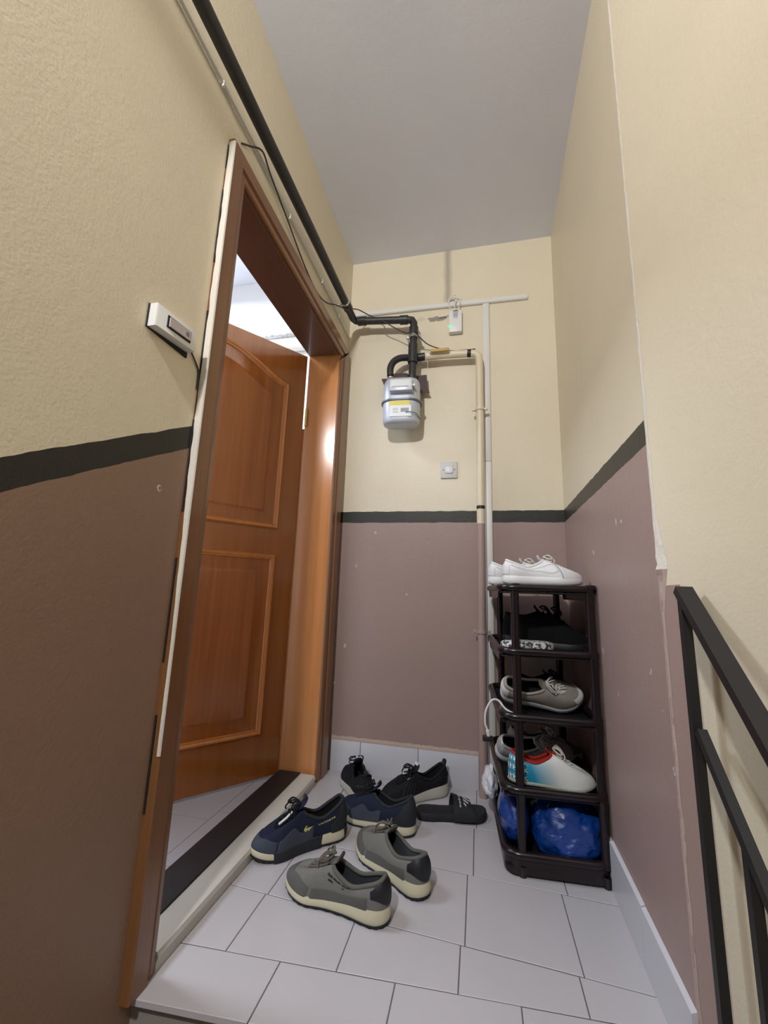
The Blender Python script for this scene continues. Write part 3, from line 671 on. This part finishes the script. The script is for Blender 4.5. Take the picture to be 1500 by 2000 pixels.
def on_shoe(P, V, F, s0, v0, ds, dv, off, name, mat, par):
    """lay a flat drawing on the side of a shoe: x along the side, y up"""
    bb = MB(); bb.add([surf(P, s0+p.x*ds, v0+p.y*dv, off) for p in V], F); return bb.build(name, mat, par)

def fabric(name, rgb, rough=.85, sc=700, b_=.5, var=.12): return simple(name, rgb, rough, bump=b_, scale=sc, var=var, spec=.25)
F_greyknit = fabric('grey_knit', (122, 121, 116), .9, 900, .8); F_greysuede = fabric('grey_suede', (98, 98, 94), .9, 500, .4); F_black = fabric('black_fabric', (26, 27, 31), .8); F_blackpanel = simple('black_rubber', (24, 25, 30), .55, bump=.3, scale=300)
F_navy = fabric('navy_mesh', (30, 36, 58), .8, 900, .7); F_slate = fabric('slate_suede', (66, 72, 84), .85, 500, .4); F_charcoal = fabric('charcoal_panel', (47, 49, 55), .8); F_greylining = fabric('grey_lining', (72, 75, 80), .9)
F_cream = simple('cream_foam', (206, 200, 172), .6, bump=.2, scale=150, var=.12); F_whitefoam = simple('white_foam', (196, 192, 182), .6, bump=.2, scale=150, var=.12)
F_white = simple('white_leather', (226, 226, 226), .42, bump=.15, scale=160); F_whitelace = fabric('white_lace', (208, 204, 196)); F_greylace = fabric('grey_lace', (104, 98, 90)); F_taglace = simple('white_tag', (222, 222, 218), .5)
F_yellow = simple('pale_yellow_print', (196, 190, 120), .6); F_seam = simple('seam_grey', (168, 170, 178), .6); F_darkin = fabric('dark_lining', (30, 31, 35), .95)

# grey pair
grey = dict(sole=F_cream, outsole=F_charcoal, upper=F_greyknit, lining=F_greylining, collar=F_greysuede, tongue=F_greysuede, lace=F_greylace, over=F_greysuede, back=F_blackpanel)
gp = dict(w=1.05, heel=.325, ankle=.235, throat=.315, vamp=.215, vx=.19, soleh=.130, solef=.080, spring=.055)
gpan = [('toe_guard', .30, .70, 0, [(0, .22), (.25, .42), (.5, .50), (.75, .42), (1, .22)], .0016, 'over'), ('side_guard', .125, .30, 0, [(0, .45), (.5, .34), (1, .22)], .0016, 'over'), ('side_guard', .70, .875, 0, [(0, .22), (.5, .34), (1, .45)], .0016, 'over'),
        ('heel_panel', -.12, .12, [(0, .42), (.5, .10), (1, .42)], [(0, .70), (.25, .99), (.75, .99), (1, .70)], .0022, 'back')]
GR = 'grey knit sneakers'
t, P, up = sneaker('sneaker', (.318, -.778, 0), R(168), .305, grey, 'grey knit sneaker with black lettering, nearest to the landing edge', GR, gp, panels=gpan, lace_loose=True)
def shoe_text(P, up, body, size, s0, v0, ds, dv, mat, sgn=1, bold=.0, name='lettering'):
    V, F = text_mesh(body, size, bold); V = [Vector((p.x*sgn, p.y, 0)) for p in V]; return on_shoe(P, V, F, s0, v0, ds, dv, .0022, name, mat, up)
MK = []
for k in range(3):      # worn dark print, not legible
    for j in range(5): MK.append((-2.6+1.9*k+.34*j, .15+.05*(j % 2), .26, .62-.1*(j % 3)))
MK += [(-1.6, -.85, 1.2, .38), (1.5, -.85, .45, .38)]
V = []; F = []
for x, y, w_, h_ in MK: F.append(tuple(len(V)+i for i in range(4))); V += [Vector((x, y, 0)), Vector((x+w_, y, 0)), Vector((x+w_, y+h_, 0)), Vector((x, y+h_, 0))]
on_shoe(P, V, F, .772, .70, .0165, .125, .0022, 'worn_print', M_tape, up)
t, P, up = sneaker('sneaker', (.429, -.605, 0), R(140), .308, grey, 'grey knit sneaker turned askew, its dark heel facing the shoe rack', GR, gp, mirror=True, panels=gpan, lace_loose=True)
# navy pair
navy = dict(sole=F_cream, outsole=F_blackpanel, upper=F_navy, lining=F_darkin, collar=F_charcoal, tongue=F_navy, lace=F_black, over=F_slate, back=F_charcoal, tab=F_charcoal)
npm = dict(w=1.0, heel=.39, ankle=.265, throat=.355, vamp=.235, vx=.19, soleh=.125, solef=.085, spring=.05)
npan = [('toe_guard', .34, .66, 0, [(0, .25), (.3, .40), (.5, .44), (.7, .40), (1, .25)], .0018, 'over'), ('side_guard', .20, .34, [(0, .0), (1, 0)], [(0, .60), (.3, .35), (.6, .48), (1, .25)], .0018, 'over'), ('side_guard', .66, .80, 0, [(0, .25), (.4, .48), (.7, .35), (1, .60)], .0018, 'over'),
        ('heel_panel', -.15, .15, 0, [(0, .35), (.2, .85), (.4, .97), (.6, .97), (.8, .85), (1, .35)], .0024, 'back')]
NV = 'navy sneakers'
t, P, up = sneaker('sneaker', (.126, -.578, 0), R(222), .312, navy, 'navy sneaker with pale yellow lettering beside the door sill', NV, npm, panels=npan, tongue=(.47, .05))
for s0_, s1_, f0_, f1_ in ((.645, .83, .02, 1.0), (.92, 1.06, .35, 1.0), (.16, .34, .05, 1.0)): sole_band(P, s0_, s1_, f0_, f1_, .018, 'sole_insert', F_charcoal, t)
bb = MB(); bb.tube([Vector((.085, .035, .098)), Vector((.060, .030, .108)), Vector((.040, .022, .118))], .0034, 8); bb.build('aglet', M_white, t)
shoe_text(P, up, 'LACOSTE', 1, .838, .60, .0125, .095, F_yellow, 1, .035)
CR = [(-1.25, -.55), (-1.15, .2), (-.75, .95), (-.5, .85), (-.72, .2), (-.45, .05), (-.1, .42), (.05, .3), (.4, .62), (.55, .45), (1.1, .85), (.95, .3), (.5, -.25), (.35, -.75), (.1, -.45), (-.35, -.6), (-.5, -1.0), (-.75, -.75)]
on_shoe(P, [Vector((x, y, 0)) for x, y in CR], [tuple(range(len(CR)))], .776, .47, .0125, .12, .0026, 'emblem', F_yellow, up)
t, P, up = sneaker('sneaker', (.330, -.380, 0), R(167), .295, navy, 'navy sneaker half hidden behind the other shoes in the middle', NV, npm, mirror=True, panels=npan, tongue=(.47, .05))
# black pair
blk = dict(sole=F_whitefoam, upper=F_black, lining=F_darkin, collar=F_black, tongue=F_black, lace=F_black, over=F_charcoal, tab=F_taglace, pull=F_charcoal, stripe=F_seam)
bpm = dict(w=1.10, heel=.38, ankle=.25, throat=.335, vamp=.225, vx=.20, soleh=.165, solef=.095, spring=.05)
bpan = [('side_stripe', .26+.022*k, .268+.022*k, 0.05, .55, .0016, 'over') for k in range(4)]+[('side_stripe', .74-.022*k, .732-.022*k, 0.05, .55, .0016, 'over') for k in range(4)]+[('heel_band', -.1, .1, .35, .47, .0018, 'over'), ('eyelet_tag', .335, .36, .80, .95, .002, 'tab'), ('eyelet_tag', .64, .665, .80, .95, .002, 'tab')]
BL = 'black sneakers'
t, P, up = sneaker('sneaker', (.436, -.160, 0), R(217), .298, blk, 'black sneaker with white lace label, heel against the skirting', BL, bpm, panels=bpan, pull=True, tongue=(.44, .06))
t, P, up = sneaker('sneaker', (.198, -.168, 0), R(118), .300, blk, 'black sneaker standing nearest to the door casing', BL, bpm, mirror=True, panels=bpan, pull=True, tongue=(.44, .06))

# slide
loc = (.588, -.258, 0); t = thing('slide_sandal', loc, 'black slide sandal with a white printed strap on the tiles', 'slide sandal', rotz=R(13))
F_eva = simple('black_foam', (30, 31, 35), .75, bump=.2, scale=300)
def foot(o, z, L=.262):
    K = [(-.5, 0), (-.47, -.10), (-.36, -.145), (-.12, -.135), (.08, -.15), (.25, -.18), (.40, -.155), (.475, -.08), (.5, .02), (.47, .11), (.38, .165), (.24, .175), (.06, .135), (-.12, .125), (-.36, .14), (-.47, .10)]
    return [Vector((p.x*(L+o*2), p.y*(L+o*4), z+(.006*max(0, (p.x-.3)/.2)**2))) for p in spline([(x, y, 0) for x, y in K], 5, True)]
bb = MB(); bb.rings([foot(-.003, 0), foot(0, .004), foot(.001, .013), foot(-.001, .024), foot(-.004, .027), foot(-.010, .0235)]); sl = bb.build('footbed', F_eva, t, ang=50)
bb = MB(); RR = []
for i in range(25):
    a = math.pi*i/24; y = -math.cos(a)*.050; z = .012+math.sin(a)**.75*.058; tt = i/24; x0 = .000-.004*math.sin(a); x1 = .085-.014*math.sin(a)
    ny, nz = -math.cos(a), math.sin(a)
    RR.append([Vector((x0+.008*math.sin(a), y, z+.004*math.sin(a))), Vector((x1, y, z-.020*math.sin(a))), Vector((x1, y+ny*.005, z-.020*math.sin(a)+nz*.005)), Vector((x0+.008*math.sin(a), y+ny*.005, z+.004*math.sin(a)+nz*.005))])
bb.rings(RR); strap = bb.build('strap', F_eva, t, ang=50)
M_print = simple('white_print', (205, 206, 208), .6)
def on_strap(V, F, name):
    bb = MB(); out = []
    for p in V:   # p.x along the arch (0..1), p.y along the foot
        a = math.pi*p.x; y = -math.cos(a)*.0558; z = .012+math.sin(a)**.75*.058+math.sin(a)*.0058; out.append(Vector((.004+p.y*.07+.004*math.sin(a), y, z+.006*math.sin(a)-.026*math.sin(a)*max(0, (.004+p.y*.07-.004*math.sin(a))/.071))))
    bb.add(out, F); return bb.build(name, M_print, strap)
for k in range(3):
    h = .010+.012*k; x0 = .30+.085*k; n = 6; V = []; F = []
    for j in range(n+1): 
        f = j/n; V += [Vector((x0+f*.03+.02*(k), .30+.0*k+.0, 0)), Vector((x0+f*.03, .0, 0))]
    V = [Vector((x0, .48, 0)), Vector((x0+.05, .48, 0)), Vector((x0+.05-.045, .48+.12+.13*k, 0)), Vector((x0-.045, .48+.12+.13*k, 0))]
    on_strap(V, [(0, 1, 2, 3)], 'printed_bar')
V, F = text_mesh('adidas', 1.0, .012); xs = [p.x for p in V]; wv = max(xs)-min(xs)
on_strap([Vector((.42-p.x/wv*.42, .27-p.y*.16, 0)) for p in V], F, 'lettering')
V, F = text_mesh('adidas', 1.0, .012); bb = MB(); bb.add([Vector((.055+p.x/wv*.036, -.0455-.0005+.0005*abs(p.x), .0135+p.y*.010)) for p in V], F); M_dim = simple('dim_print', (92, 92, 90), .6); bb.build('lettering', M_dim, sl)

# ================================================================== shoe rack and what is on it
RA = R(3.4); rloc = (.90, -.30, 0)
rack = thing('shoe_rack', rloc, 'dark brown plastic five-tier shoe rack in the corner', 'shoe rack', rotz=RA)
RW, RD = .318, .485
def tray(z, first=False):
    bb = MB(); rr = .0122
    pts = rrect(-RW/2+rr, -RD/2+rr, RW/2-rr, RD/2-rr, .045, z, 6); bb.tube(pts, rr, 10, closed=True)
    sh = bb.build('shelf', M_rack, rack, ang=60)
    bb = MB(); h = .030 if not first else .052
    bb.rings([rrect(-RW/2+.010, -RD/2+.010, RW/2-.010, RD/2-.010, .038, z-h+.002), rrect(-RW/2+.008, -RD/2+.008, RW/2-.008, RD/2-.008, .04, z), rrect(-RW/2+.012, -RD/2+.012, RW/2-.012, RD/2-.012, .038, z), rrect(-RW/2+.014, -RD/2+.014, RW/2-.014, RD/2-.014, .036, z-h+.006)]); bb.build('tray_wall', M_rack, sh, ang=60) if first else None
    for sx in (-1, 1):
        if not first:
            bb = MB(); bb.prism([(sx*(RW/2-.012), -RD/2+.045, z), (sx*(RW/2-.012), RD/2-.045, z), (sx*(RW/2-.012), RD/2-.075, z-.036), (sx*(RW/2-.012), -RD/2+.075, z-.036)], (sx*.004, 0, 0)); bb.build('side_lip', M_rack, sh)
    bb = MB(); zf = z-(.014 if not first else .03)
    nx, ny = 11, 17; bb.box((-RW/2+.012, -RD/2+.012, zf-.003), (RW/2-.012, RD/2-.012, zf))
    for i in range(nx): x = -RW/2+.025+(RW-.05)*i/(nx-1); bb.box((x-.003, -RD/2+.012, zf), (x+.003, RD/2-.012, zf+.002))
    bb.build('shelf_panel', M_rackfloor, sh); return zf+.002
TZ = [.058, .232, .440, .638, .842]
ZF = [tray(z, k == 0) for k, z in enumerate(TZ)]
PXY = [(-.098, -.222), (.136, -.222), (-.098, .222), (.136, .222)]
for k in range(4):
    for x, y in PXY:
        z0, z1 = TZ[k]-.008, TZ[k+1]+(.006 if k == 3 else -.006); dx = -.0015*k
        bb = MB(); bb.tube([(x+dx, y, z0), (x+dx, y, z0+.03), (x+dx, y, z0+.035), (x+dx, y, z1-.03), (x+dx, y, z1)], lambda q: .0132+.0015*(abs(q-.5) > .42), 14); bb.build('post', M_rack, rack, ang=60)
for x, y in PXY:
    bb = MB(); bb.tube([(x, y, 0), (x, y, .03)], lambda q: .012+.004*q, 12); bb.build('foot', M_rack, rack)
    bb = MB(); bb.tube([(x, y, TZ[4]+.004), (x, y, TZ[4]+.013), (x, y, TZ[4]+.015)], lambda q: .016-.005*(q > .9), 14); bb.build('cap', M_rack, rack)
def rk(x, y, z): return tuple(Matrix.Rotation(RA, 3, 'Z') @ Vector((x, y, 0))+Vector((rloc[0], rloc[1], z)))

# top shelf: white sneakers
wht = dict(sole=F_white, upper=F_white, lining=F_whitelace, collar=F_white, tongue=F_white, lace=F_whitelace, over=F_white, seam=F_seam)
wpm = dict(w=1.0, heel=.33, ankle=.235, throat=.325, vamp=.215, vx=.20, soleh=.115, solef=.10, spring=.02)
SW = ('side_swoosh', .115, .315, [(0, .60), (.35, .50), (.8, .22), (1, .30)], [(0, .64), (.35, .60), (.8, .62), (1, .60)], .0016, 'over')
wpan = [('toe_cap', .40, .60, 0, .36, .0016, 'over'), ('heel_counter', -.10, .10, .10, .62, .0016, 'over'), SW, ('seam_line', .10, .32, [(0, .64), (.35, .60), (.8, .62), (1, .60)], [(0, .67), (.35, .63), (.8, .65), (1, .63)], .0019, 'seam'), ('seam_line', .315, .322, .0, .6, .0019, 'seam'), ('mud_guard', .32, .41, 0, [(0, .62), (1, .40)], .0016, 'over')]
WS = 'white sneakers on the rack'
wz = TZ[4]+.0115
t, P, up = sneaker('sneaker', rk(.004, -.135, wz), RA+R(-2), .265, wht, 'white leather sneaker at the front of the top shelf', WS, wpm, panels=wpan, mirror=False, tongue=(.40, .06))
t, P, up = sneaker('sneaker', rk(-.030, .04, wz), RA+R(4), .270, wht, 'white leather sneaker at the back of the top shelf', WS, wpm, panels=wpan, mirror=True, tongue=(.40, .06))
# second shelf: black shoes, a patterned slipper
F_vblack = fabric('deep_black_fabric', (15, 15, 17), .9)
vb = dict(sole=F_blackpanel, upper=F_vblack, lining=F_vblack, collar=F_vblack, tongue=F_vblack, lace=F_vblack)
hi = dict(w=1.1, heel=.44, ankle=.40, throat=.47, vamp=.26, vx=.18, soleh=.12, solef=.1, spring=.03)
t, P, up = sneaker('sneaker', rk(.045, -.03, ZF[3]), RA+R(-8), .275, vb, 'black high sneaker in the middle of the second shelf from the top', None, hi, tongue=(.56, .07), cat='sneaker')
t, P, up = sneaker('sneaker', rk(.035, .12, ZF[3]), RA+R(-4), .275, vb, 'black high sneaker at the back of the second shelf from the top', None, hi, mirror=True, tongue=(.56, .07), cat='sneaker')
tt = NT('mottled_fur'); P_, q_ = tt.pos(); vv = tt.noise(95, 2, P_); tt.link(tt.mix(tt.ramp(vv, .48, .54), lin((206, 206, 204)), lin((60, 62, 68))), tt.b.inputs['Base Color']); tt.b.inputs['Roughness'].default_value = .9; tt.bump(vv, .8, .01); M_fur = tt.m
t = thing('slipper', rk(-.058, -.165, ZF[3]), 'black and white mottled slipper lying at the front of the second shelf', 'slipper', rotz=RA+R(6))
def blobfoot(L, w, z, o): return [Vector((p.x*(L+o), p.y*(w+o), z)) for p in [Vector((.5*math.cos(a)*(1), .5*math.sin(a)*(1+.18*math.cos(a)), 0)) for a in [2*math.pi*i/40 for i in range(40)]]]
bb = MB(); bb.rings([blobfoot(.165, .085, 0, -.006), blobfoot(.165, .085, .004, 0), blobfoot(.165, .085, .012, 0), blobfoot(.165, .085, .014, -.004)]); bb.build('sole', F_blackpanel, t)
bb = MB(); bb.rings([[p+Vector((0, 0, .0015*noise.noise(p*90))) for p in blobfoot(.172, .092, z, o)] for z, o in ((.012, -.004), (.018, .003), (.028, .004), (.036, -.004), (.040, -.018))]); bb.build('upper', M_fur, t, ang=70)
# third shelf: pale running shoe on its heel with its mate, a black shoe, a cable
beige = dict(sole=F_white, upper=fabric('stone_mesh', (150, 144, 134), .85), lining=F_darkin, collar=fabric('stone_collar', (168, 160, 148)), tongue=fabric('stone_tongue', (140, 132, 122)), lace=F_whitelace, over=F_white)
bp = dict(w=1.08, heel=.34, ankle=.25, throat=.32, vamp=.22, vx=.19, soleh=.14, solef=.09, spring=.04)
t, P, up = sneaker('sneaker', rk(.000, -.060, ZF[2]+.040), RA+R(-3), .270, beige, 'pale stone running sneaker lying on the third shelf', None, bp, tilt=(52, 0), panels=[('heel_counter', -.10, .10, .0, .75, .0018, 'over'), ('toe_guard', .40, .60, 0, .4, .0018, 'over')], lace_loose=True)
t, P, up = sneaker('sneaker', rk(.06, .12, ZF[2]), RA+R(4), .265, vb, 'black low sneaker at the back of the third shelf', None, bp)
loc = rk(-.14, -.13, .45); bb = MB(); bb.tube([rk(-.10, -.175, ZF[2]+.004), rk(-.03, -.185, ZF[2]+.004), rk(.0, -.20, ZF[2]+.004), rk(-.04, -.206, ZF[2]+.004), rk(-.09, -.19, ZF[2]+.005), rk(-.13, -.15, ZF[2]+.014), rk(-.15, -.13, TZ[2]+.022), rk(-.172, -.13, TZ[2]+.022), rk(-.192, -.13, TZ[2]-.01), rk(-.196, -.13, TZ[2]-.05), rk(-.188, -.13, TZ[2]-.075)], .0035, 8, 6); bb.tube([rk(-.188, -.13, TZ[2]-.074), rk(-.184, -.13, TZ[2]-.098)], lambda q: .0075-.002*q, 10)
wc = tag(bb.build('charging_cable', M_whitewire), 'white cable with a black plug hanging over the left edge of the third shelf', 'cable')
bb = MB(); bb.box(tuple(Vector(rk(-.205, -.13, TZ[2]-.108))-Vector((.0, .008, .0))), tuple(Vector(rk(-.172, -.13, TZ[2]-.092))+Vector((0, .008, 0))), .002); pl = bb.build('plug', M_tape, wc)
# fourth shelf: football boot, silver shoe, beige shoe
t2 = NT('boot_fade'); g = t2.new('ShaderNodeTexCoord'); sx = t2.new('ShaderNodeSeparateXYZ'); t2.link(g.outputs['Object'], sx.inputs[0])
f = t2.ramp(t2.math('ADD', sx.outputs[0], t2.math('MULTIPLY', sx.outputs[2], .35)), -.045, .035); t2.link(t2.mix(f, lin((34, 140, 172)), lin((214, 218, 214))), t2.b.inputs['Base Color']); t2.b.inputs['Roughness'].default_value = .45; t2.bump(t2.noise(500, 2, t2.obj()), .2, .001)
F_red = fabric('red_knit', (168, 48, 36)); F_boot = t2.m
boot = dict(sole=simple('boot_sole', (150, 152, 136), .5), upper=F_boot, lining=F_red, collar=F_red, tongue=F_red, lace=F_whitelace, star=F_white)
bo = dict(w=.98, heel=.34, ankle=.25, throat=.36, vamp=.215, vx=.22, soleh=.045, solef=.04, spring=.05, boxy=.0)
t, P, up = sneaker('football_boot', rk(.005, -.16, ZF[1]+.010), RA+R(-4), .262, boot, 'white football boot with blue heel and red collar on the fourth shelf', None, bo, tongue=(.42, .06), cat='football boot', lace_loose=True)
for k in range(15):
    s, v = .03+.017*(k % 5)*1.6, .12+.3*(k//5)
    V = []; 
    for j in range(10): a = 2*math.pi*j/10+k; r_ = (1 if j % 2 else .38); V.append(Vector((math.cos(a)*r_, math.sin(a)*r_, 0)))
    o = on_shoe(P, V, [tuple(range(10))], s, v, .0145, .14, .0012, 'star_print', F_white, up)
bb = MB()
for i, (x, y) in enumerate(((.09, .03), (.09, -.03), (.05, .035), (.05, -.035), (-.09, .025), (-.09, -.025))):
    bb = MB(); bb.tube([(x, y, .006), (x, y, -.010)], lambda q: .006-.002*q, 8); bb.build('stud', boot['sole'], t)
sil = dict(sole=F_white, upper=simple('silver_leather', (190, 190, 190), .3, .4), lining=F_darkin, collar=simple('silver_leather', (190, 190, 190), .3, .4), tongue=F_white, lace=F_whitelace)
t, P, up = sneaker('sneaker', rk(-.020, .01, ZF[1]+.036), RA+R(4), .265, sil, 'silver white sneaker behind the football boot, heel at the rack edge', None, bp, tilt=(46, 0))
sto = dict(sole=F_white, upper=fabric('beige_canvas', (140, 134, 120), .85), lining=F_darkin, lace=F_whitelace)
t, P, up = sneaker('sneaker', rk(.04, .12, ZF[1]), RA+R(-6), .265, sto, 'beige canvas sneaker at the back of the fourth shelf', None, bp, mirror=True)
# bottom tray: blue bag, white bag
def bag(name, c, r, mat, label, seed, rotz=0, crush=.25):
    t = thing(name, c, label, 'bag', rotz=rotz); bm = bmesh.new(); bmesh.ops.create_icosphere(bm, subdivisions=5, radius=1)
    for v in bm.verts:
        d = v.co.normalized(); n1 = noise.noise(d*1.6+Vector((seed, 0, 0))); n2 = 1-abs(noise.noise(d*3.4+Vector((0, seed, 0))))*2; n3 = 1-abs(noise.noise(d*8+Vector((0, 0, seed))))*2
        n4 = 1-abs(noise.noise(Vector((d.x*2.2+d.z*2.5, d.y*5, d.z*5-d.x*4))+Vector((seed, 0, 0))))*2; k = 1+crush*n1+.05*n2+.045*n4+.012*n3; p = Vector((d.x*r[0], d.y*r[1], d.z*r[2]))*k; p.z = max(p.z, -r[2]*.78+.05*r[2]*n2); v.co = p
    zmin = min(v.co.z for v in bm.verts)
    for v in bm.verts: v.co.z -= zmin
    me = bpy.data.meshes.new('film'); bm.to_mesh(me); bm.free(); me.materials.append(mat); me.polygons.foreach_set('use_smooth', [True]*len(me.polygons)); o = bpy.data.objects.new('film', me); COL.objects.link(o); o.parent = t; return t
tb = NT('blue_film'); tb.b.inputs['Base Color'].default_value = lin((16, 62, 140))+(1,); tb.b.inputs['Roughness'].default_value = .13; tb.b.inputs['Coat Weight'].default_value = .5; tb.bump(tb.noise(3.0, 5, tb.obj((9, 16, 30)), .6), .55, .008)
t = bag('plastic_bag', rk(.048, -.135, ZF[0]+.002), (.108, .085, .088), tb.m, 'shiny blue plastic bag bundled in the bottom tray of the rack', 3, RA, .18)
bb = MB(); bm = bmesh.new(); bmesh.ops.create_icosphere(bm, subdivisions=4, radius=1)
for v in bm.verts:
    d = v.co.normalized(); n2 = 1-abs(noise.noise(d*3+Vector((8, 0, 0))))*2; v.co = Vector((d.x*.045, d.y*.10, d.z*.075))*(1+.12*n2)+Vector((-.152, .055, .078))
bb.add([v.co.copy() for v in bm.verts], [[v.index for v in f.verts] for f in bm.faces]); bm.free(); bb.build('gathered_neck', tb.m, t, ang=80)
tw = NT('white_film'); tw.b.inputs['Base Color'].default_value = lin((214, 216, 222))+(1,); tw.b.inputs['Roughness'].default_value = .35; tw.bump(tw.noise(60, 4, tw.obj(), .6), .5, .005)
t = bag('plastic_bag', rk(-.166, .075, .088), (.026, .055, .052), tw.m, 'crumpled white plastic bag poking out of the left side of the bottom tray', 11, RA, .3)
#END
